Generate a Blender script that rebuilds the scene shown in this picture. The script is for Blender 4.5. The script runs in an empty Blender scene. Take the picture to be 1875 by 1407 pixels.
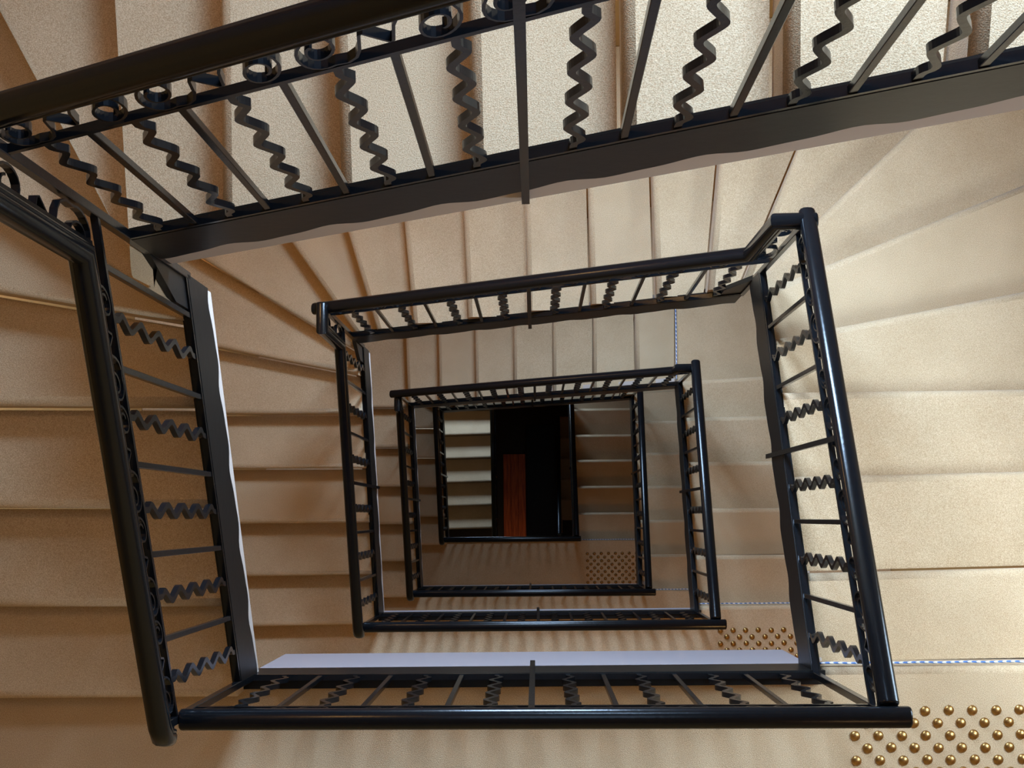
import bpy, bmesh, math, random
from mathutils import Matrix, Vector
random.seed(7)
scene = bpy.context.scene
COL = scene.collection

# ------------------------------------------------------------------ camera
cam_data = bpy.data.cameras.new('camera')
cam = bpy.data.objects.new('camera', cam_data)
COL.objects.link(cam)
cam_data.sensor_fit = 'HORIZONTAL'
cam_data.sensor_width = 36.0
cam_data.lens = 49.152
cam_data.clip_start = 0.02
cam_data.clip_end = 100
# looking almost straight down the open well, tipped a few degrees toward the back wall
ROT = Matrix(((0.99979648, 0.01194538, 0.01625739),
              (-0.01034412, 0.99540023, -0.09524382),
              (-0.01732034, 0.09505626, 0.99532121)))
cam.matrix_world = Matrix.Translation((0, 0, 4.35)) @ ROT.to_4x4()
scene.camera = cam

# ------------------------------------------------------------------ world and light
world = bpy.data.worlds.new('world')
scene.world = world
world.use_nodes = True
world.node_tree.nodes['Background'].inputs[0].default_value = (0.75, 0.86, 1.0, 1)
world.node_tree.nodes['Background'].inputs[1].default_value = 0.6
scene.view_settings.view_transform = 'Standard'
scene.view_settings.look = 'None'
scene.view_settings.exposure = -0.04
scene.view_settings.gamma = 1.0
scene.view_settings.use_curve_mapping = False

WALL_X, WALL_YB, WALL_YF, ROOF = 2.05, 2.05, -2.0, 7.4

def area(name, loc, target, sx, sy, power, color):
    d = bpy.data.lights.new(name, 'AREA')
    d.shape = 'RECTANGLE'; d.size = sx; d.size_y = sy
    d.energy = power; d.color = color
    o = bpy.data.objects.new(name, d); COL.objects.link(o)
    o.location = loc
    o.rotation_euler = (Vector(target) - Vector(loc)).to_track_quat('-Z', 'Y').to_euler()
    return o

DAY = (0.465, 0.69, 1.0)
# daylight entering by an added, unseen roof light and by the window of each half landing
SKY = (0.35, 0.75)                     # centre of the added roof light
area('added_roof_daylight', (SKY[0], SKY[1], ROOF - 0.10), (SKY[0], SKY[1], 0), 2.0, 1.6, 35, DAY)
WINDOWS = [(0.60, 3.40, .95, 1.4, 250), (0.00, 0.88, .80, 1.2, 300), (0.02, -2.58, .80, 1.2, 185),
           (0.04, -6.00, .80, 1.2, 78), (-0.75, -10.70, .8, .7, 60)]
for wx, wz, ww, wh, wp in WINDOWS:
    area('window_daylight', (wx, WALL_YB + 0.17, wz), (wx, 0.0, wz - 0.9), ww - .08, wh - .2, wp, DAY)

# unseen window in the right wall, added to brighten the flight beside it
ADDED_SIDE_WIN = (.02, .95, .8, 1.0)
area('window_daylight', (WALL_X + .17, ADDED_SIDE_WIN[0], ADDED_SIDE_WIN[1]), (0, ADDED_SIDE_WIN[0] + .1, -.4), ADDED_SIDE_WIN[2] - .08, ADDED_SIDE_WIN[3] - .1, 74, (.60, .80, 1.0))

# ------------------------------------------------------------------ materials
def srgb(r, g, b):
    f = lambda c: (c / 255 / 12.92) if c / 255 <= 0.04045 else ((c / 255 + 0.055) / 1.055) ** 2.4
    return (f(r), f(g), f(b), 1)

def new_mat(name):
    m = bpy.data.materials.new(name); m.use_nodes = True
    nt = m.node_tree
    return m, nt, nt.nodes['Principled BSDF']

def mat_carpet():
    m, nt, p = new_mat('carpet')
    N, Lk = nt.nodes.new, nt.links.new
    geo = N('ShaderNodeNewGeometry')
    fine = N('ShaderNodeTexNoise'); fine.inputs['Scale'].default_value = 420; fine.inputs['Detail'].default_value = 3
    big = N('ShaderNodeTexNoise'); big.inputs['Scale'].default_value = 5.0; big.inputs['Detail'].default_value = 4
    Lk(geo.outputs['Position'], fine.inputs['Vector']); Lk(geo.outputs['Position'], big.inputs['Vector'])
    r1 = N('ShaderNodeValToRGB')
    r1.color_ramp.elements[0].position = 0.25; r1.color_ramp.elements[0].color = srgb(167, 136, 100)
    r1.color_ramp.elements[1].position = 0.78; r1.color_ramp.elements[1].color = srgb(228, 203, 168)
    Lk(fine.outputs['Fac'], r1.inputs['Fac'])
    r2 = N('ShaderNodeValToRGB')
    r2.color_ramp.elements[0].position = 0.3; r2.color_ramp.elements[0].color = (0.90, 0.88, 0.85, 1)
    r2.color_ramp.elements[1].position = 0.7; r2.color_ramp.elements[1].color = (1.0, 1.0, 1.0, 1)
    Lk(big.outputs['Fac'], r2.inputs['Fac'])
    mix = N('ShaderNodeMix'); mix.data_type = 'RGBA'; mix.blend_type = 'MULTIPLY'; mix.inputs['Factor'].default_value = 1.0
    Lk(r1.outputs['Color'], mix.inputs['A']); Lk(r2.outputs['Color'], mix.inputs['B'])
    Lk(mix.outputs['Result'], p.inputs['Base Color'])
    p.inputs['Roughness'].default_value = 0.97
    p.inputs['Specular IOR Level'].default_value = 0.1
    p.inputs['Sheen Weight'].default_value = 0.15
    bump = N('ShaderNodeBump'); bump.inputs['Strength'].default_value = 0.6; bump.inputs['Distance'].default_value = 0.004
    Lk(fine.outputs['Fac'], bump.inputs['Height']); Lk(bump.outputs['Normal'], p.inputs['Normal'])
    return m

def mat_paint(name, col, rough, noise=0.15, scale=60, coat=0.0, bump=0.15):
    m, nt, p = new_mat(name)
    N, Lk = nt.nodes.new, nt.links.new
    geo = N('ShaderNodeNewGeometry')
    tx = N('ShaderNodeTexNoise'); tx.inputs['Scale'].default_value = scale; tx.inputs['Detail'].default_value = 5
    Lk(geo.outputs['Position'], tx.inputs['Vector'])
    rp = N('ShaderNodeValToRGB')
    rp.color_ramp.elements[0].color = tuple(c * (1 - noise) for c in col[:3]) + (1,)
    rp.color_ramp.elements[1].color = tuple(min(1, c * (1 + noise)) for c in col[:3]) + (1,)
    Lk(tx.outputs['Fac'], rp.inputs['Fac']); Lk(rp.outputs['Color'], p.inputs['Base Color'])
    p.inputs['Roughness'].default_value = rough
    p.inputs['Coat Weight'].default_value = coat
    p.inputs['Coat Roughness'].default_value = 0.15
    bp = N('ShaderNodeBump'); bp.inputs['Strength'].default_value = bump; bp.inputs['Distance'].default_value = 0.002
    Lk(tx.outputs['Fac'], bp.inputs['Height']); Lk(bp.outputs['Normal'], p.inputs['Normal'])
    return m

M_CARPET = mat_carpet()
M_IRON = mat_paint('black_gloss_paint', (0.0045, 0.005, 0.006, 1), 0.20, 0.3, 70, 0.0, 0.12)
M_STRING = mat_paint('black_satin_string', (0.007, 0.007, 0.007, 1), 0.36, 0.3, 30, 0.0, 0.2)
for _m, _s in ((M_IRON, .22), (M_STRING, .16)): _m.node_tree.nodes['Principled BSDF'].inputs['Specular IOR Level'].default_value = _s
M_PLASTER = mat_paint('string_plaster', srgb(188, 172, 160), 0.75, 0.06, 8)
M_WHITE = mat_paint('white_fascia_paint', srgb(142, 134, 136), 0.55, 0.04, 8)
M_WALL = mat_paint('cream_wall', srgb(172, 132, 76), 0.85, 0.04, 4)
M_CEIL = mat_paint('ceiling_white', srgb(205, 190, 170), 0.9, 0.03, 4)
M_STONE = mat_paint('dark_stone_floor', (0.010, 0.009, 0.009, 1), 0.5, 0.3, 12)
M_BRASS = mat_paint('brass', srgb(168, 130, 78), 0.36, 0.25, 300)
M_BRASS.node_tree.nodes['Principled BSDF'].inputs['Metallic'].default_value = 1.0

def mat_wood():
    m, nt, p = new_mat('varnished_wood')
    N, Lk = nt.nodes.new, nt.links.new
    geo = N('ShaderNodeNewGeometry')
    mp = N('ShaderNodeMapping'); mp.inputs['Scale'].default_value = (14, 1.2, 1)
    tx = N('ShaderNodeTexNoise'); tx.inputs['Scale'].default_value = 3; tx.inputs['Detail'].default_value = 6
    Lk(geo.outputs['Position'], mp.inputs['Vector']); Lk(mp.outputs['Vector'], tx.inputs['Vector'])
    rp = N('ShaderNodeValToRGB')
    rp.color_ramp.elements[0].position = 0.3; rp.color_ramp.elements[0].color = srgb(128, 58, 20)
    rp.color_ramp.elements[1].position = 0.7; rp.color_ramp.elements[1].color = srgb(196, 104, 40)
    Lk(tx.outputs['Fac'], rp.inputs['Fac']); Lk(rp.outputs['Color'], p.inputs['Base Color'])
    p.inputs['Roughness'].default_value = 0.4
    return m
M_WOOD = mat_wood()

def mat_cord():
    m, nt, p = new_mat('striped_cord')
    N, Lk = nt.nodes.new, nt.links.new
    geo = N('ShaderNodeNewGeometry')
    sep = N('ShaderNodeSeparateXYZ'); Lk(geo.outputs['Position'], sep.inputs[0])
    a = N('ShaderNodeMath'); a.operation = 'ADD'; Lk(sep.outputs['X'], a.inputs[0]); Lk(sep.outputs['Y'], a.inputs[1])
    a2 = N('ShaderNodeMath'); a2.operation = 'MULTIPLY_ADD'; Lk(sep.outputs['Z'], a2.inputs[0]); a2.inputs[1].default_value = 3.0
    Lk(a.outputs[0], a2.inputs[2])
    b = N('ShaderNodeMath'); b.operation = 'MULTIPLY'; Lk(a2.outputs[0], b.inputs[0]); b.inputs[1].default_value = 38
    c = N('ShaderNodeMath'); c.operation = 'FRACT'; Lk(b.outputs[0], c.inputs[0])
    rp = N('ShaderNodeValToRGB'); rp.color_ramp.interpolation = 'CONSTANT'
    rp.color_ramp.elements[0].color = srgb(85, 118, 175)
    rp.color_ramp.elements[1].position = 0.55; rp.color_ramp.elements[1].color = srgb(225, 228, 232)
    Lk(c.outputs[0], rp.inputs['Fac']); Lk(rp.outputs['Color'], p.inputs['Base Color'])
    p.inputs['Roughness'].default_value = 0.8
    return m
M_CORD = mat_cord()

def mat_glow(name, col, strength):
    m, nt, p = new_mat(name)
    p.inputs['Base Color'].default_value = col
    p.inputs['Emission Color'].default_value = col
    p.inputs['Emission Strength'].default_value = strength
    return m
M_LAMP = mat_glow('lamp_glass', (1.0, 0.62, 0.32, 1), 6)
M_PANE = mat_paint('window_glass', (0.72, 0.82, 0.92, 1), 0.2, 0.02, 3)

# ------------------------------------------------------------------ helpers
def link_mesh(name, me, mat=None, parent=None, loc=(0, 0, 0), rz=0.0):
    o = bpy.data.objects.new(name, me); COL.objects.link(o)
    if mat is not None and not me.materials: me.materials.append(mat)
    o.location = loc; o.rotation_euler = (0, 0, rz)
    if parent: o.parent = parent
    return o

def mesh(name, verts, faces, smooth=False):
    me = bpy.data.meshes.new(name)
    me.from_pydata([tuple(v) for v in verts], [], faces)
    bm = bmesh.new(); bm.from_mesh(me)
    bmesh.ops.recalc_face_normals(bm, faces=bm.faces)
    if smooth:
        for f in bm.faces: f.smooth = True
    bm.to_mesh(me); bm.free(); me.update()
    return me

def tag(o, label=None, cat=None, group=None, kind=None):
    if label: o['label'] = label
    if cat: o['category'] = cat
    if group: o['group'] = group
    if kind: o['kind'] = kind
    return o

def thing(name, loc, rz, label, cat, group=None):
    o = bpy.data.objects.new(name, None); COL.objects.link(o)
    o.empty_display_size = 0.1
    o.location = loc; o.rotation_euler = (0, 0, rz)
    return tag(o, label, cat, group)

def box_data(x0, x1, y0, y1, z0, z1):
    v = [(x0, y0, z0), (x1, y0, z0), (x1, y1, z0), (x0, y1, z0), (x0, y0, z1), (x1, y0, z1), (x1, y1, z1), (x0, y1, z1)]
    f = [(0, 3, 2, 1), (4, 5, 6, 7), (0, 1, 5, 4), (1, 2, 6, 5), (2, 3, 7, 6), (3, 0, 4, 7)]
    return v, f

def box_mesh(name, *a, bevel=0.0):
    me = mesh(name, *box_data(*a))
    if bevel:
        bm = bmesh.new(); bm.from_mesh(me)
        bmesh.ops.bevel(bm, geom=bm.edges[:], offset=bevel, segments=1, affect='EDGES')
        bm.to_mesh(me); bm.free()
    return me

def ribbon(path, t, depth, closed_ends=True):
    """flat bar following a 2-D path (s,z), t thick in the plane, depth across it"""
    n = len(path); V = []; F = []
    for i, (s, z) in enumerate(path):
        a = path[max(i - 1, 0)]; b = path[min(i + 1, n - 1)]
        dx, dz = b[0] - a[0], b[1] - a[1]; l = math.hypot(dx, dz) or 1
        nx, nz = -dz / l * t / 2, dx / l * t / 2
        V += [(s + nx, -depth / 2, z + nz), (s - nx, -depth / 2, z - nz), (s - nx, depth / 2, z - nz), (s + nx, depth / 2, z + nz)]
    for i in range(n - 1):
        a = 4 * i; b = a + 4
        for k in range(4): F.append((a + k, a + (k + 1) % 4, b + (k + 1) % 4, b + k))
    F += [(0, 1, 2, 3), (4 * n - 1, 4 * n - 2, 4 * n - 3, 4 * n - 4)]
    return V, F

def sweep(path, prof):
    """profile (y,z) swept along path (s,z) in a vertical plane, mitred"""
    n = len(path); V = []; F = []; m = len(prof)
    for i in range(n):
        def nd(a, b):
            dx, dz = b[0] - a[0], b[1] - a[1]; l = math.hypot(dx, dz) or 1
            return (-dz / l, dx / l)
        if i == 0: n1 = n2 = nd(path[0], path[1])
        elif i == n - 1: n1 = n2 = nd(path[-2], path[-1])
        else: n1 = nd(path[i - 1], path[i]); n2 = nd(path[i], path[i + 1])
        mx, mz = n1[0] + n2[0], n1[1] + n2[1]
        k = 2 / max(mx * mx + mz * mz, 0.3)
        mx, mz = mx * k, mz * k
        for y, z in prof: V.append((path[i][0] + mx * z, y, path[i][1] + mz * z))
    for i in range(n - 1):
        for k in range(m):
            F.append((i * m + k, i * m + (k + 1) % m, (i + 1) * m + (k + 1) % m, (i + 1) * m + k))
    F += [tuple(range(m - 1, -1, -1)), tuple(range((n - 1) * m, n * m))]
    return V, F

# ------------------------------------------------------------------ stair plan: nosing lines (z, inner x, y, outer x, y)
RISE = 0.16
UP1 = [(3.52, .87, -.44, 2, -.44), (3.36, .87, -.16, 2, -.16), (3.2, .87, .12, 2, .12), (3.04, .87, .38, 2, .42), (2.88, .87, .56, 2, .82),
       (2.72, .87, .66, 2, 1.3), (2.56, .85, .70, 1.5, 1.45), (2.4, .82, .70, 1.02, 1.4),
       (2.24, .678, .695, .687, .773), (2.08, .42, .697, .425, .837), (1.92, .161, .721, .162, .901), (1.76, -.117, .688, -.121, .987),
       (1.6, -.393, .848, -.398, 1.007), (1.44, -.664, .692, -.672, 1.118), (1.28, -.911, .659, -.951, 1.184), (1.12, -.96, .698, -1.157, 1.046),
       (.96, -.888, .6, -1.324, .885), (.8, -.913, .52, -1.379, .6), (.64, -.932, .305, -1.433, .313), (.48, -.91, .033, -1.488, .04),
       (.32, -.908, -.247, -1.542, -.242), (.16, -1.18, -.522, -1.597, -.522)]
UP2 = [(0, .872, -.464, 1.481, -.458), (-.16, .854, -.186, 1.549, -.175), (-.32, .851, .127, 1.618, .136), (-.48, .87, .423, 1.686, .425),
       (-.64, .866, .63, 1.758, .791), (-.8, .931, .861, 1.833, 1.219), (-.96, .88, .929, 1.406, 1.421), (-1.12, .84, .95, 1.037, 1.401),
       (-1.28, .716, .98, .763, 1.399), (-1.44, .51, 1.01, .506, 1.38), (-1.6, .242, 1.074, .24, 1.333), (-1.76, -.032, 1.075, -.033, 1.323),
       (-1.92, -.308, 1.08, -.316, 1.337), (-2.08, -.564, .902, -.603, 1.369), (-2.24, -.751, .898, -.887, 1.365), (-2.4, -.876, .908, -1.187, 1.358),
       (-2.56, -1.075, .951, -1.584, 1.265), (-2.72, -1.026, .76, -1.623, .884), (-2.88, -1.026, .549, -1.61, .553), (-3.04, -1.026, .269, -1.614, .273),
       (-3.2, -1.027, -.019, -1.605, -.017), (-3.36, -1.033, -.305, -1.598, -.308), (-3.52, -1.054, -.586, -1.586, -.593)]
UP3 = [(-3.68, .948, -.508, 1.411, -.504), (-3.84, 1.005, -.228, 1.416, -.229), (-4.0, 1.031, .044, 1.419, .043), (-4.16, 1.058, .327, 1.421, .326),
       (-4.32, 1.084, .611, 1.415, .612), (-4.48, 1.062, .898, 1.414, .901), (-4.64, .927, .931, .932, 1.322), (-4.8, .666, 1.023, .667, 1.295),
       (-4.96, .392, 1.007, .397, 1.302), (-5.12, .123, .994, .127, 1.291), (-5.28, -.147, 1.014, -.144, 1.297), (-5.44, -.419, .953, -.42, 1.302),
       (-5.6, -.688, .972, -.69, 1.287), (-5.76, -.966, .951, -.965, 1.279), (-5.92, -1.026, .821, -1.224, .823), (-6.08, -1.043, .531, -1.243, .533),
       (-6.24, -1.047, .241, -1.246, .243), (-6.4, -1.055, -.043, -1.244, -.041), (-6.56, -1.05, -.331, -1.241, -.329), (-6.72, -1.045, -.617, -1.217, -.617)]
UP4 = [(-6.88, .895, -.588, 1.112, -.588), (-7.04, .914, -.306, 1.134, -.306), (-7.2, .932, -.028, 1.156, -.028), (-7.36, .95, .255, 1.178, .255),
       (-7.52, .969, .538, 1.2, .538), (-7.68, .987, .821, 1.222, .82), (-7.84, 1.0, 1.08, 1.3, 1.10), (-8.0, .80, 1.15, .86, 1.5), (-8.16, .52, 1.15, .52, 1.5),
       (-8.32, .24, 1.15, .24, 1.5), (-8.48, -.03, 1.15, -.03, 1.5), (-8.64, -.30, 1.15, -.30, 1.5), (-8.8, -.57, 1.15, -.59, 1.5), (-8.96, -.80, 1.15, -.95, 1.6),
       (-9.12, -.94, 1.06, -1.5, 1.45), (-9.28, -.988, .882, -1.175, .884), (-9.44, -1.001, .595, -1.19, .597), (-9.6, -1.014, .308, -1.205, .31),
       (-9.76, -1.027, .016, -1.22, .018), (-9.92, -1.04, -.271, -1.235, -.269)]
UP5 = [(-10.08, .489, -.239, .937, -.241), (-10.24, .499, .046, .952, .044), (-10.4, .509, .326, .968, .324), (-10.56, .519, .608, .984, .606),
       (-10.72, .529, .886, .999, .883), (-10.88, .538, 1.18, 1.015, 1.179), (-11.04, .30, 1.35, .30, 1.6), (-11.2, .1, 1.35, .1, 1.6), (-11.36, -.12, 1.35, -.12, 1.6),
       (-11.52, -.36, 1.35, -.36, 1.6), (-11.68, -.508, 1.24, -1.015, 1.24),
       (-11.84, -.508, .964, -1.015, .957), (-12.0, -.516, .698, -1.027, .691), (-12.16, -.523, .422, -1.039, .415), (-12.32, -.531, .148, -1.05, .14),
       (-12.48, -.538, -.125, -1.062, -.132)]
UP6 = [(-13.5, .297, -.038, .436, -.039), (-13.66, .304, .234, .444, .233), (-13.82, .31, .504, .452, .503), (-13.98, .317, .78, .46, .778),
       (-14.14, .323, 1.054, .467, 1.052), (-14.3, .33, 1.341, .475, 1.339)]

# corners of the balustrade lines: (x, y, z of bottom rail)
B0R = (.86, -.48, 3.74)
R0L = (.86, .70, 2.86)
T1H, T1L = (.86, .685, 2.38), (-.889, .625, 1.35)
L1H, B1L, B1R = (-.889, .625, .87), (-.873, -.475, .06), (.838, -.483, .06)
R1L, T2H, T2L = (.848, .902, -.79), (.848, .902, -1.27), (-.886, .888, -2.35)
L2H, B2L, B2R = (-.886, .888, -2.76), (-.886, -.54, -3.62), (.894, -.542, -3.62)
R2L, T3H, T3L = (.911, .837, -4.40), (.911, .837, -4.52), (-.912, .828, -5.77)
L3H, B3L, B3R = (-.912, .828, -5.82), (-.92, -.546, -6.82), (.813, -.55, -6.82)
R3L, T4H, T4L = (.856, 1.051, -7.9), (.856, 1.051, -7.95), (-.901, 1.036, -9.0)
L4H, B4L, B4R = (-.901, 1.036, -9.05), (-.908, -.205, -10.02), (.386, -.207, -10.02)
R4L = (.375, 1.25, -10.9)
L5H, L5B = (-.462, 1.20, -11.55), (-.478, -.25, -12.45)
R5T, R5L = (.272, -.20, -13.35), (.288, 1.25, -14.2)

L1B, L2B, L3B, L4B = (-.873, -.475, .24), (-.886, -.54, -3.46), (-.92, -.546, -6.68), (-.908, -.205, -9.92)
E = 0.014                                # carpet stops this far behind the rail line
def inner_path(rb, rt, tr, tl, lt, lb, e=E):
    return [(rb[0] + e, -2.2), (rt[0] + e, rt[1] + e), (tl[0] - e, tl[1] + e), (lb[0] - e, -2.2)]
_o = WALL_X - .004
OUT = [(_o, WALL_YF - 1), (_o, WALL_YB - .004), (-_o, WALL_YB - .004), (-_o, WALL_YF - 1)]

def seg_hits(p, d, path):
    """arc positions along path where the line p+t*d crosses it: (t, arc, point)"""
    hits = []; acc = 0
    for a, b in zip(path[:-1], path[1:]):
        ex, ey = b[0] - a[0], b[1] - a[1]; l = math.hypot(ex, ey)
        den = d[0] * ey - d[1] * ex
        if abs(den) > 1e-9:
            wx, wy = a[0] - p[0], a[1] - p[1]
            t = (wx * ey - wy * ex) / den; u = (wx * d[1] - wy * d[0]) / den
            if -1e-6 <= u <= 1 + 1e-6: hits.append((t, acc + u * l, (a[0] + u * ex, a[1] + u * ey)))
        acc += l
    return hits

def nearest(p, path):
    best = None; acc = 0
    for a, b in zip(path[:-1], path[1:]):
        ex, ey = b[0] - a[0], b[1] - a[1]; l = math.hypot(ex, ey)
        u = max(0, min(1, ((p[0] - a[0]) * ex + (p[1] - a[1]) * ey) / (l * l)))
        q = (a[0] + u * ex, a[1] + u * ey); dd = math.hypot(p[0] - q[0], p[1] - q[1])
        if best is None or dd < best[0]: best = (dd, acc + u * l, q)
        acc += l
    return best

def corners_between(path, s0, s1):
    acc = 0; out = []
    for a, b in zip(path[:-1], path[1:]):
        acc += math.hypot(b[0] - a[0], b[1] - a[1])
        if s0 + 1e-4 < acc < s1 - 1e-4: out.append(b)
    return out

def resolve(lines, inner, outer=OUT):
    res = []
    last_i = -1
    for z, x1, y1, x2, y2 in lines:
        p = (x1, y1); d = (x2 - x1, y2 - y1); l = math.hypot(*d); d = (d[0] / l, d[1] / l)
        hi = [h for h in seg_hits(p, d, inner) if abs(h[0]) < 0.35]
        if hi: h = min(hi, key=lambda h: abs(h[0])); si, pi = h[1], h[2]
        else:
            nn = nearest(p, inner); si, pi = nn[1], nn[2]
        if si < last_i + 0.012:                     # keep the winders in order round the corner
            si = last_i + 0.012
            acc = 0
            for a, b in zip(inner[:-1], inner[1:]):
                sl = math.hypot(b[0] - a[0], b[1] - a[1])
                if si <= acc + sl:
                    u = (si - acc) / sl; pi = (a[0] + u * (b[0] - a[0]), a[1] + u * (b[1] - a[1])); break
                acc += sl
        last_i = si
        ho = [h for h in seg_hits(p, d, outer) if h[0] > 0]
        h = min(ho, key=lambda h: h[0])
        res.append((z, si, pi, h[1], h[2]))
    return res

def step_mesh(upper, lower, inner, outer, thick):
    """solid carpeted step between the nosing line above (upper) and its own nosing (lower)"""
    zi = lower[0]
    inner_c = corners_between(inner, upper[1], lower[1])
    outer_c = corners_between(outer, upper[3], lower[3])
    poly = [lower[2], lower[4]] + outer_c[::-1] + [upper[4], upper[2]] + inner_c
    n = len(poly)
    # direction in which the riser leans back
    ex, ey = lower[4][0] - lower[2][0], lower[4][1] - lower[2][1]; l = math.hypot(ex, ey)
    nx, ny = -ey / l, ex / l
    cx = sum(p[0] for p in poly) / n; cy = sum(p[1] for p in poly) / n
    if (cx - lower[2][0]) * nx + (cy - lower[2][1]) * ny < 0: nx, ny = -nx, -ny
    bm = bmesh.new()
    top = [bm.verts.new((x, y, zi)) for x, y in poly]
    bot = []
    for i, (x, y) in enumerate(poly):
        k = 0.008 if i < 2 else 0.0
        bot.append(bm.verts.new((x + nx * k, y + ny * k, zi - thick)))
    bm.faces.new(top); bm.faces.new(bot[::-1])
    for i in range(n):
        j = (i + 1) % n
        bm.faces.new((top[i], bot[i], bot[j], top[j]))
    bmesh.ops.recalc_face_normals(bm, faces=bm.faces)
    e = [ed for ed in bm.edges if set(ed.verts) == {top[0], top[1]}]
    r = bmesh.ops.bevel(bm, geom=e, offset=0.026, segments=4, profile=0.5, affect='EDGES')
    for f in r['faces']: f.smooth = True
    return bm

def flight(name_label, lines_res, inner, idx, base, outer=OUT, thick=0.175, cord=None):
    root = thing('stair_flight', base, 0, name_label, 'stairs')
    for i in idx:
        bm = step_mesh(lines_res[i - 1], lines_res[i], inner, outer, thick)
        bmesh.ops.translate(bm, vec=(-base[0], -base[1], -base[2]), verts=bm.verts)
        me = bpy.data.meshes.new('step'); bm.to_mesh(me); bm.free()
        link_mesh('step', me, M_CARPET, root)
    return root

# ------------------------------------------------------------------ balustrade pieces (shared meshes)
BAL_H = 0.700
_straight = box_mesh('baluster', -.007, .007, -.007, .007, -.010, BAL_H + .006, bevel=.0012)
_straight.materials.append(M_IRON)
def _wavy():
    path = [(0, -.010)]; per = BAL_H - .05; n = 84
    for i in range(n + 1):
        z = .022 + per * i / n
        a = 2 * math.pi * 4.4 * i / n
        path.append((0.0138 * math.asin(.86 * math.sin(a)) / math.asin(.86) * min(1, i / 3, (n - i) / 3), z))
    path.append((0, BAL_H + .006))
    me = mesh('wavy_baluster', *ribbon(path, .0135, .0135)); me.materials.append(M_IRON)
    return me
_wavy_me = _wavy()

HAND = [(-.017, 0), (.017, 0), (.0175, .008), (.0235, .012), (.0245, .017), (.0225, .0195), (.0255, .024), (.0255, .034), (.0215, .043), (.013, .0488), (0, .0505),
        (-.013, .0488), (-.0215, .043), (-.0255, .034), (-.0255, .024), (-.0225, .0195), (-.0245, .017), (-.0235, .012), (-.0175, .008)]
SUB0, SUB1, HB = BAL_H, BAL_H + .014, .852      # intermediate rail, underside of handrail

def scroll_path(h, rx=.036):
    """half of the frieze motif, from the key step in the middle to the curl"""
    pts = [(0, 0), (.016, -h * .20), (.021, -h * .18), (.026, h * .20), (.033, h * .38), (.046, h * .47)]
    cx, cz = .079, 0
    turns = 1.5; n = 30
    for i in range(n + 1):
        t = i / n; a = math.radians(115) - t * turns * 2 * math.pi
        k = (1 - t) ** 0.8 * .76 + .24
        pts.append((cx + rx * k * math.cos(a) + .004 * t, cz - .10 * h * t + h * .49 * k * math.sin(a)))
    return pts
def scroll_mesh(m, length=.235, h=HB - SUB1, vertical=False):
    half = scroll_path(h)
    full = [(-s, -z) for s, z in half[::-1]] + half[1:]
    k = length / .235
    if vertical: path = [(-z, s * k) for s, z in full]
    else: path = [(s * k, z + m * s * k) for s, z in full]
    return mesh('scroll', *ribbon(path, .0048, .015))

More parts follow.
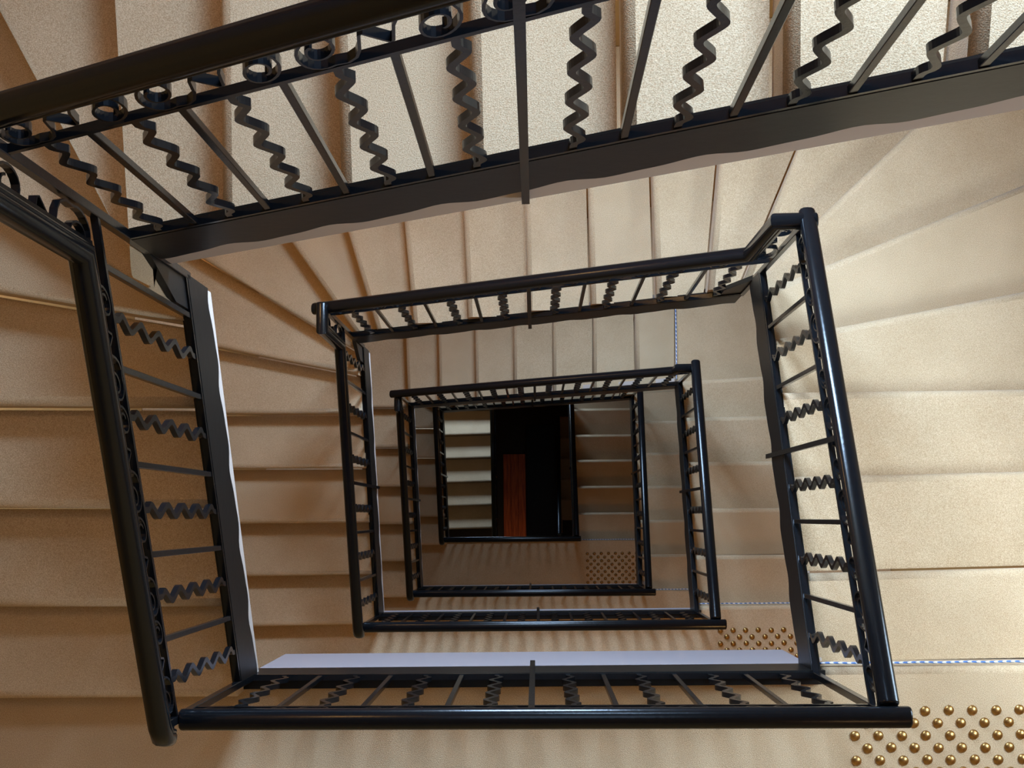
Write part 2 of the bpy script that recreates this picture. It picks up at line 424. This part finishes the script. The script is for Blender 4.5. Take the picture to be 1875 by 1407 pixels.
def balustrade(label, P0, P1, pattern, kick=0.0, e0=.02, e1=.02, mid=True, scrolls=True, posts=(True, True), parts_small=False, post_top=0.0, group=None, drop=False, wellpt=(0, .25), HB=HB):
    dx, dy = P1[0] - P0[0], P1[1] - P0[1]; L = math.hypot(dx, dy); ang = math.atan2(dy, dx); m = (P1[2] - P0[2]) / L
    root = thing('stair_balustrade', P0, ang, label, 'balustrade')
    well = 1 if (-math.sin(ang) * (wellpt[0] - P0[0]) + math.cos(ang) * (wellpt[1] - P0[1])) > 0 else -1
    def bar(name, s0, s1, y0, y1, z0, z1):
        v = [(s0, y0, m * s0 + z0), (s1, y0, m * s1 + z0), (s1, y1, m * s1 + z0), (s0, y1, m * s0 + z0),
             (s0, y0, m * s0 + z1), (s1, y0, m * s1 + z1), (s1, y1, m * s1 + z1), (s0, y1, m * s0 + z1)]
        me = mesh(name, v, box_data(0, 1, 0, 1, 0, 1)[1])
        return link_mesh(name, me, M_IRON, root)
    bar('bottom_rail', 0, L, -.009, .009, -.014, 0)
    bar('top_rail', 0, L, -.008, .008, SUB0, SUB1)
    # handrail
    path = []
    if drop:
        path += [(-e0 - .012, -m * e0 + HB - .045), (-e0 - .006, -m * e0 + HB - .012), (-e0 + .012, m * (-e0 + .012) + HB)]
    else:
        path += [(-e0, -m * e0 + HB)]
    if kick > 0:
        sk = L - .068
        path += [(sk - .004, m * (sk - .004) + HB), (sk, m * L + kick + HB), (L + e1, m * L + kick + HB)]
    else:
        path += [(L + e1, m * (L + e1) + HB)]
    me = mesh('handrail', *sweep(path, HAND))
    bm = bmesh.new(); bm.from_mesh(me)
    caps = [ed for fc in bm.faces if len(fc.verts) == len(HAND) for ed in fc.edges]
    bmesh.ops.bevel(bm, geom=caps, offset=.007, segments=3, profile=.5, affect='EDGES')
    for f in bm.faces: f.smooth = len(f.verts) == 4
    for ed in bm.edges:
        if len(ed.link_faces) == 2 and ed.calc_face_angle(0) > math.radians(50): ed.smooth = False
    bm.to_mesh(me); bm.free()
    link_mesh('handrail', me, M_IRON, root)
    # balusters
    k = len(pattern) + 1
    for i, c in enumerate(pattern):
        s = L * (i + 1) / k
        if c == 'p':
            v, f = box_data(-.008, .008, (.006 if well > 0 else -.016), (.016 if well > 0 else -.006), -.33, HB + .003)
            link_mesh('post', mesh('post', v, f), M_IRON, root, (s, 0, m * s))
        else:
            link_mesh('baluster' if c == 's' else 'wavy_baluster', _straight if c == 's' else _wavy_me, M_IRON, root, (s, 0, m * s))
    for which, s in ((0, 0), (1, L)):
        if posts[which]:
            top = HB + (kick if which == 1 else 0) + .004
            lo = -.05
            link_mesh('corner_post', box_mesh('corner_post', -.010, .010, -.010, .010, lo, top, bevel=.0015), M_IRON, root, (s, 0, m * s))
    # scrollwork under the handrail
    if scrolls:
        run = L - (.14 if kick > 0 else .03) - .02
        n = max(1, int(run / .232)); ln = run / n
        sm = scroll_mesh(m, min(ln, .25), HB - SUB1); sm.materials.append(M_IRON)
        for i in range(n):
            s = .02 + ln * (i + .5)
            link_mesh('scroll', sm, M_IRON, root, (s, 0, m * s + (SUB1 + HB) / 2))
        if kick > 0:
            hh = kick + HB - SUB1
            sv = scroll_mesh(0, hh * .92, .098, True); sv.materials.append(M_IRON)
            link_mesh('scroll', sv, M_IRON, root, (L - .064, 0, m * L + SUB1 + hh / 2))
    return root

def string_boards(root, P0, P1, nrise, black=.235, plaster=.115, wave=.014, wellpt=(0, .25), white=False, ext=(0, 0), corner=0.0):
    """black string with its scalloped lower edge and the plaster edge of the flight below it"""
    dx, dy = P1[0] - P0[0], P1[1] - P0[1]; L = math.hypot(dx, dy); hx, hy = dx / L, dy / L
    nx, ny = -hy, hx
    if nx * (wellpt[0] - P0[0]) + ny * (wellpt[1] - P0[1]) < 0: nx, ny = -nx, -ny
    m = (P1[2] - P0[2]) / L
    bx, by, bz = root.location
    def strip(name, mat, f0, f1, top, low):
        V = []; F = []; n = max(2, int(L / .018))
        for i in range(n + 1):
            s = -ext[0] + (L + ext[0] + ext[1]) * i / n
            x, y, z = P0[0] + hx * s, P0[1] + hy * s, P0[2] + m * s
            for o, h in ((f0, top(s)), (f0, low(s)), (f1, low(s)), (f1, top(s))):
                V.append((x + nx * o - bx, y + ny * o - by, z + h - bz))
        for i in range(n):
            a = 4 * i; b = a + 4
            for k in range(4): F.append((a + k, a + (k + 1) % 4, b + (k + 1) % 4, b + k))
        F += [(0, 1, 2, 3), (4 * n + 3, 4 * n + 2, 4 * n + 1, 4 * n)]
        return link_mesh(name, mesh(name, V, F), mat, root)
    per = L / max(nrise, 1)
    def low(s):
        a = 2 * math.pi * s / per
        return -black - wave * math.sin(a) - wave * .35 * math.sin(2 * a + .6)
    strip('string_board', M_STRING, 010e-3, -.018, lambda s: -.016, low)
    if corner > 0:
        V = []
        for s_ in (L - .085, L + .012):
            x, y, z = P0[0] + hx * s_, P0[1] + hy * s_, P0[2] + m * s_
            zt = P0[2] + m * L + corner - .10 if s_ > L else z + .12
            for o, h in ((.004, zt), (.004, z - .05), (-.0135, z - .05), (-.0135, zt)):
                V.append((x + nx * o - bx, y + ny * o - by, h - bz))
        link_mesh('corner_string', mesh('corner_string', V, [(0, 1, 5, 4), (1, 2, 6, 5), (2, 3, 7, 6), (3, 0, 4, 7), (0, 3, 2, 1), (4, 5, 6, 7)]), M_STRING, root)
    strip('plaster_edge', M_WHITE if white else M_PLASTER, .002, -.06, lambda s: -.20, lambda s: -black - plaster)

# ------------------------------------------------------------------ landings
def landing(label, z, XL, XR, yB, yL, yR, stud_x=None, stud_y=None, fascia=(.16, .5), stud_rows=9, BL=None, BR=None, cord=True, yb_out=WALL_YF + .004):
    base = (0, yB, z)
    root = thing('stair_landing', base, 0, label, 'landing')
    poly = [(-_o, yb_out), (_o, yb_out), (_o, yR), (XR + E, yR), (XR + E, yB - E), (XL - E, yB - E), (XL - E, yL), (-_o, yL)]
    bm = bmesh.new()
    top = [bm.verts.new((x, y - yB, 0)) for x, y in poly]; bot = [bm.verts.new((x, y - yB, -.30)) for x, y in poly]
    bm.faces.new(top); bm.faces.new(bot[::-1])
    for i in range(len(poly)):
        j = (i + 1) % len(poly); bm.faces.new((top[i], bot[i], bot[j], top[j]))
    bmesh.ops.recalc_face_normals(bm, faces=bm.faces)
    e = [ed for ed in bm.edges if set(ed.verts) == {top[2], top[3]}]
    r = bmesh.ops.bevel(bm, geom=e, offset=0.026, segments=4, profile=.5, affect='EDGES')
    for f in r['faces']: f.smooth = True
    me = bpy.data.meshes.new('carpet'); bm.to_mesh(me); bm.free()
    link_mesh('carpet', me, M_CARPET, root)
    # black string and white fascia facing the well
    v, f = box_data(XL - .03, XR + .03, -.032, .010, .044 - fascia[0], .044)
    link_mesh('string_board', mesh('string_board', v, f), M_STRING, root)
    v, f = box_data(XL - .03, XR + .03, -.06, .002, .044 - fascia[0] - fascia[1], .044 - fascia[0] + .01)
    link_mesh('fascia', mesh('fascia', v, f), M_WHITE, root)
    if cord:
        n = 60; V = []; F = []
        for i in range(n + 1):
            x = XR + E + .01 + (WALL_X - XR - E - .02) * i / n
            for k in range(6):
                a = k * math.pi / 3
                V.append((x, yR - yB + .008 + 0.0034 * math.cos(a) + .0007 * math.sin(i * .9), -.013 + 0.0034 * math.sin(a)))
        for i in range(n):
            for k in range(6): F.append((6 * i + k, 6 * i + (k + 1) % 6, 6 * i + 6 + (k + 1) % 6, 6 * i + 6 + k))
        F += [tuple(range(6)), tuple(range(6 * n, 6 * n + 6))]
        c = link_mesh('nosing_cord', mesh('nosing_cord', V, F, True), M_CORD, root)
        c['label'] = 'thin blue and white striped cord under the nosing'
    if stud_x:
        p = .0716; x0, x1 = stud_x
        for row in range(stud_rows):
            y = stud_y - row * p * .512
            x = x0 + (p / 2 if row % 2 else 0)
            while x < x1:
                link_mesh('brass_stud', STUD, M_BRASS, root, (x + random.uniform(-.0015, .0015), y - yB + random.uniform(-.0015, .0015), 0), random.uniform(0, 6))
                x += p
    return root

def _stud():
    prof = [(.0155, 0), (.0155, .0015), (.0145, .004), (.0105, .0075), (.005, .0098)]
    V = []; F = []; n = 14
    for r, z in prof:
        for k in range(n): V.append((r * math.cos(2 * math.pi * k / n), r * math.sin(2 * math.pi * k / n), z))
    for i in range(len(prof) - 1):
        for k in range(n): F.append((i * n + k, i * n + (k + 1) % n, (i + 1) * n + (k + 1) % n, (i + 1) * n + k))
    V.append((0, 0, .0105)); c = len(V) - 1; b = (len(prof) - 1) * n
    for k in range(n): F.append((b + k, b + (k + 1) % n, c))
    F.append(tuple(range(n - 1, -1, -1)))
    me = mesh('brass_stud', V, F, True); me.materials.append(M_BRASS); return me
STUD = _stud()

# ------------------------------------------------------------------ the shell of the stairwell
def struct(name, *a, mat=M_WALL):
    return tag(link_mesh(name, mesh(name, *box_data(*a)), mat), kind='structure')
GROUND = -16.0
struct('floor', -WALL_X - .1, WALL_X + .1, WALL_YF - .1, WALL_YB + .1, GROUND - .2, GROUND, mat=M_STONE)
def wall_with_holes(name, axis, pos, thick, u0, u1, z0, z1, holes, mat):
    """wall plane split into solid pieces round rectangular openings"""
    V = []; F = []
    us = sorted({u0, u1} | {h[0] for h in holes} | {h[1] for h in holes}); zs = sorted({z0, z1} | {h[2] for h in holes} | {h[3] for h in holes})
    for a, b in zip(us[:-1], us[1:]):
        for c, d in zip(zs[:-1], zs[1:]):
            um, zm = (a + b) / 2, (c + d) / 2
            if any(h[0] < um < h[1] and h[2] < zm < h[3] for h in holes): continue
            v, f = box_data(a, b, pos, pos + thick, c, d)
            if axis == 'X': v = [(p[1], p[0], p[2]) for p in v]
            k = len(V); V += v; F += [tuple(i + k for i in q) for q in f]
    return tag(link_mesh(name, mesh(name, V, F), mat), kind='structure')
holes = [(wx - ww / 2, wx + ww / 2, wz - wh / 2, wz + wh / 2) for wx, wz, ww, wh, wp in WINDOWS]
wall_with_holes('wall_back', 'Y', WALL_YB, .30, -WALL_X - .15, WALL_X + .15, GROUND, ROOF, holes, M_WALL)
struct('wall_front', -WALL_X - .15, WALL_X + .15, WALL_YF - .15, WALL_YF, GROUND, ROOF)
struct('wall_left', -WALL_X - .15, -WALL_X, WALL_YF, WALL_YB, GROUND, ROOF)
wall_with_holes('wall_right', 'X', WALL_X, .30, WALL_YF, WALL_YB, GROUND, ROOF, [(ADDED_SIDE_WIN[0] - ADDED_SIDE_WIN[2] / 2, ADDED_SIDE_WIN[0] + ADDED_SIDE_WIN[2] / 2, ADDED_SIDE_WIN[1] - ADDED_SIDE_WIN[3] / 2, ADDED_SIDE_WIN[1] + ADDED_SIDE_WIN[3] / 2)], M_WALL)
# roof with a rectangular opening for the added roof light
rx0, rx1, ry0, ry1 = SKY[0] - 1.0, SKY[0] + 1.0, SKY[1] - .8, SKY[1] + .8
V = []; F = []
for a in ((-WALL_X, rx0, WALL_YF, WALL_YB), (rx1, WALL_X, WALL_YF, WALL_YB), (rx0, rx1, WALL_YF, ry0), (rx0, rx1, ry1, WALL_YB)):
    v, f = box_data(a[0], a[1], a[2], a[3], ROOF, ROOF + .2); k = len(V); V += v; F += [tuple(i + k for i in q) for q in f]
tag(link_mesh('ceiling', mesh('ceiling', V, F), M_CEIL), kind='structure')
def window(n, wx, wz, ww, wh, base=None, rz=0.0):
    base = base or (wx, WALL_YB + .25, wz - wh / 2)
    root = bpy.data.objects.new('window_%d' % n, None); COL.objects.link(root); root.location = base; root.rotation_euler = (0, 0, rz); root['kind'] = 'structure'
    for x0, x1, z0, z1 in ((-ww / 2, -ww / 2 + .06, 0, wh), (ww / 2 - .06, ww / 2, 0, wh), (-ww / 2, ww / 2, 0, .06), (-ww / 2, ww / 2, wh - .06, wh), (-.02, .02, 0, wh)):
        link_mesh('window_frame', mesh('window_frame', *box_data(x0, x1, -.03, .03, z0, z1)), M_CEIL, root)
    for s in (-1, 1):
        link_mesh('pane', mesh('pane', *box_data(min(0, s * ww / 2), max(0, s * ww / 2), .0, .006, 0, wh)), M_PANE, root)
for i, (wx, wz, ww, wh, wp) in enumerate(WINDOWS): window(i + 1, wx, wz, ww, wh)
window(6, 0, 0, ADDED_SIDE_WIN[2], ADDED_SIDE_WIN[3], (WALL_X + .25, ADDED_SIDE_WIN[0], ADDED_SIDE_WIN[1] - ADDED_SIDE_WIN[3] / 2), -math.pi / 2)  # frame and panes of the added side window, out of view

# ------------------------------------------------------------------ stair flights, landings, balustrades
I1 = inner_path(B0R, R0L, T1H, T1L, L1H, B1L); R1 = resolve(UP1, I1)
I2 = inner_path(B1R, R1L, T2H, T2L, L2H, B2L); R2 = resolve(UP2, I2)
I3 = inner_path(B2R, R2L, T3H, T3L, L3H, B3L); R3 = resolve(UP3, I3)
I4 = inner_path(B3R, R3L, T4H, T4L, L4H, B4L); R4 = resolve(UP4, I4)
I5 = [(B4R[0] + E, -2.2), (R4L[0] + E, 1.27), (L5H[0] - E, 1.27), (L5B[0] - E, -2.2)]; R5 = resolve(UP5, I5)
I6 = [(R5T[0] + E, -2.2), (R5L[0] + E, 1.6), (-1.5, 1.6), (-1.5, -2.2)]; R6 = resolve(UP6, I6)

# storey above the first landing
f = flight('bright carpeted flight along the top edge, nearest the camera', R1, I1, range(8, 15), T1L); string_boards(f, T1L, T1H, 7)
f = flight('brown-shadowed carpeted flight at the far left, nearest the camera', R1, I1, range(15, 22), B1L); string_boards(f, L1B, L1H, 5, plaster=.07, corner=.48)
f = flight('carpeted flight beyond the right edge, above the topmost flight in view', R1, I1, range(1, 8), R0L); string_boards(f, R0L, B0R, 6, plaster=-.03)
# first storey down
f = flight('brightly lit carpeted flight at the right with winder steps fanning out', R2, I2, range(1, 7), R1L); string_boards(f, R1L, B1R, 6, plaster=-.03)
f = flight('pale carpeted flight across the middle, between the two upper balustrades', R2, I2, range(7, 15), T2L); string_boards(f, T2L, T2H, 8, plaster=.03, corner=.48)
f = flight('brown carpeted flight at middle left with winder steps in its corner', R2, I2, range(15, 23), B2L); string_boards(f, L2B, L2H, 6, corner=.42)
# second storey down
f = flight('tan carpeted flight right of the second well rail, below the brightest flight', R3, I3, range(1, 7), R2L); string_boards(f, R2L, B2R, 6, plaster=-.03)
f = flight('straight beige flight in the middle just below the second balustrade', R3, I3, range(7, 14), T3L); string_boards(f, T3L, T3H, 8)
f = flight('dim brown flight left of the third well rail', R3, I3, range(14, 20), B3L); string_boards(f, L3B, L3H, 6)
# third storey down
f = flight('small tan flight right of the third well rail', R4, I4, range(1, 7), R3L); string_boards(f, R3L, B3R, 7, plaster=-.03)
f = flight('small pale flight glimpsed between two dark rails, third storey down', R4, I4, range(7, 14), T4L); string_boards(f, T4L, T4H, 7)
f = flight('narrow dim flight left of the innermost well rail', R4, I4, range(14, 20), B4L); string_boards(f, L4B, L4H, 6)
# lowest flights
f = flight('orange-brown flight right of the innermost well', R5, I5, range(1, 6), R4L); string_boards(f, R4L, B4R, 6, plaster=-.03)
f = flight('short turn of carpeted steps behind the lowest pale flight', R5, I5, range(6, 11), (0, 1.3, -11.6))
f = flight('grey-white flight with dark bands at the bottom of the well', R5, I5, range(11, 16), L5B); string_boards(f, L5B, L5H, 6)
f = flight('sliver of tan steps at the right of the dark well bottom', R6, I6, range(1, 6), R5L); string_boards(f, R5L, R5T, 6)

landing('tan carpeted landing along the bottom edge with a field of brass studs', 0, B1L[0], B1R[0], -.479, -.50, -.462, (.9613, 1.85), -.5977, (.2, .55))
landing('carpeted landing with three rows of studs showing, second storey', -3.68, B2L[0], B2R[0], -.541, -.57, -.506, (1.034, 1.75), -.648, (.10, .25))
landing('plain shadow-striped landing below the second rail, third storey', -6.88, B3L[0], B3R[0], -.548, -.59, -.588, None, None, (.12, .22))
landing('lowest studded landing, striped by baluster shadows', -10.08, B4L[0], B4R[0], -.206, -.25, -.24, (.518, 1.06), -.3733, (.12, .2), 9)
landing('plain carpeted landing under the lowest studded one', -12.64, L5B[0], .26, -.30, -.26, -.30, cord=False)
landing('landing beyond the bottom edge, above the camera view', 3.68, -.88, .86, -.48, -.44, -.46, cord=False)

W7, W9 = 'wswswsw', 'wswswswsw'
balustrade('black iron balustrade slanting across the top edge, nearest the camera', T1L, T1H, W9 + 'p' + W9, kick=.48, e0=.03, e1=.03)
balustrade('black iron balustrade standing at the far left above the brown flight', L1B, L1H, 'wswswswsws', kick=.48, e0=-.01, drop=True, HB=.812)
balustrade('horizontal black balustrade along the bottom landing', B1L, B1R, W7 + 'p' + W7, e0=-.01, e1=.05)
balustrade('black balustrade at the right with strong shadows beside it', R1L, B1R, 'wswswpwswsw'[::-1], e0=.02, e1=-.01)
balustrade('black balustrade across the middle with a stepped handrail at its right end', T2L, T2H, W7 + 'p' + W7, kick=.48, e0=.03, e1=.03)
balustrade('black balustrade left of centre with a stepped handrail at its top', L2B, L2H, 'wswswpwswsw', kick=.48, e0=-.01, drop=True, HB=.812)
balustrade('second horizontal black landing rail from the bottom edge', B2L, B2R, W9 + 'p' + W9, e0=-.01, e1=.05)
balustrade('second black balustrade from the right edge', R2L, B2R, 'wswswpwswsw', e0=.02, e1=-.01)
balustrade('third black balustrade from the top, with close balusters', T3L, T3H, W9 + 'p' + W9, kick=.06, e0=.03, e1=.03)
balustrade('third black balustrade from the left edge', L3B, L3H, 'wswswpwswsw', kick=.06, e0=-.01, drop=True, HB=.812)
balustrade('third horizontal black landing rail from the bottom edge', B3L, B3R, W9 + 'p' + W9, e0=-.01, e1=.05)
balustrade('third black balustrade from the right edge', R3L, B3R, 'wswswpwswswsw', e0=.02, e1=-.01)
balustrade('small black balustrade half hidden just below the third from the top', T4L, T4H, W9 + 'p' + W9, scrolls=False)
balustrade('innermost black balustrade at the left of the well', L4B, L4H, 'wswswpwswsw', e0=-.01, scrolls=False, drop=True, HB=.812)
balustrade('shortest horizontal black rail, at the innermost landing', B4L, B4R, 'wswswswswswsw', e0=-.01, e1=.04, scrolls=False)
balustrade('innermost black balustrade at the right of the well', R4L, B4R, 'wswswpwswsw', e1=-.01, scrolls=False)
balustrade('dark rail between the grey-white flight and the black well bottom', L5B, L5H, 'wswswpwswsw', scrolls=False)
balustrade('dark rail at the right side of the black well bottom', R5L, R5T, 'wswswpwswsw', scrolls=False)

# striped cord on the quarter landing edge, second storey
def cord_line(root, p0, p1):
    n = 40; V = []; F = []
    for i in range(n + 1):
        x = p0[0] + (p1[0] - p0[0]) * i / n; y = p0[1] + (p1[1] - p0[1]) * i / n; z = p0[2]
        for k in range(6):
            a = k * math.pi / 3; V.append((x + .0045 * math.cos(a), y, z + .0045 * math.sin(a)))
    for i in range(n):
        for k in range(6): F.append((6 * i + k, 6 * i + (k + 1) % 6, 6 * i + 6 + (k + 1) % 6, 6 * i + 6 + k))
    o = link_mesh('nosing_cord', mesh('nosing_cord', V, F, True), M_CORD)
    o['label'] = 'thin blue and white striped cord under the nosing'
    o.parent = root; o.location = (-root.location[0], -root.location[1], -root.location[2])
q = [o for o in COL.objects if o.get('label', '').startswith('straight beige flight')][0]
cord_line(q, (.918, .88, -4.652), (.922, 2.0, -4.652))

# ------------------------------------------------------------------ bottom of the well
wf = thing('wood_floor_strip', (-.31, .3, GROUND), 0, 'orange-brown varnished wooden boards at the very bottom of the well', 'floorboards')
for i, x in enumerate((-.16, -.052, .056)):
    link_mesh('plank', box_mesh('plank', x, x + .104, -.95, .62, 0, .02, bevel=.003), M_WOOD, wf)
bp = thing('dark_fill_block', (.08, .35, GROUND), 0, 'black block put in for the dark well bottom beside the boards', 'fill_block')  # added block standing in for the darkness at the well bottom
link_mesh('fill_block_body', box_mesh('fill_block_body', -.20, .22, -.95, .95, 0, .5, bevel=.01), M_STRING, bp)
link_mesh('fill_block_top', box_mesh('fill_block_top', -.215, .235, -.965, .965, .505, .54, bevel=.008), M_STRING, bp)

# ------------------------------------------------------------------ unseen warm lamps, added to fill the stairwell with tungsten light
def lamp(loc, power, label, radius=.11):
    root = thing('added_lamp', loc, 0, label, 'lamp')
    n, m = 16, 8; V = []; F = []
    for i in range(m + 1):
        a = math.pi * i / m
        for k in range(n): V.append((radius * math.sin(a) * math.cos(2 * math.pi * k / n), radius * math.sin(a) * math.sin(2 * math.pi * k / n), radius * math.cos(a)))
    for i in range(m):
        for k in range(n): F.append((i * n + k, i * n + (k + 1) % n, (i + 1) * n + (k + 1) % n, (i + 1) * n + k))
    link_mesh('lamp_globe', mesh('lamp_globe', V, F, True), M_LAMP, root)
    link_mesh('lamp_rod', box_mesh('lamp_rod', -.01, .01, -.01, .01, radius, radius + .25), M_BRASS, root)
    d = bpy.data.lights.new('lamp_light', 'POINT'); d.energy = power; d.color = (1.0, .575, .19); d.shadow_soft_size = radius + .01
    o = bpy.data.objects.new('lamp_light', d); COL.objects.link(o); o.parent = root; o.location = (0, 0, -radius - .03)
lamp((-1.55, .80, 4.70), 36, 'added warm fill lamp high on the left, above the top left corner')
lamp((-1.60, 1.45, .15), 18, 'added warm fill lamp over the winder steps at middle left')
lamp((-1.60, 1.45, -3.60), 8, 'added warm fill lamp over the left quarter landing two storeys down')
lamp((1.70, -1.55, 2.75), 3, 'added warm fill lamp over the studs of the bottom landing')
lamp((1.55, -1.55, -1.15), 17, 'added warm fill lamp over the studs of the second landing')
lamp((1.55, -1.55, -4.60), 13, 'added warm fill lamp over the right of the third landing')
lamp((1.55, -1.45, -7.80), 10, 'added warm fill lamp over the studs of the lowest landing')
lamp((-.31, -1.15, -15.2), 8, 'added warm lamp in the hall at the well bottom')
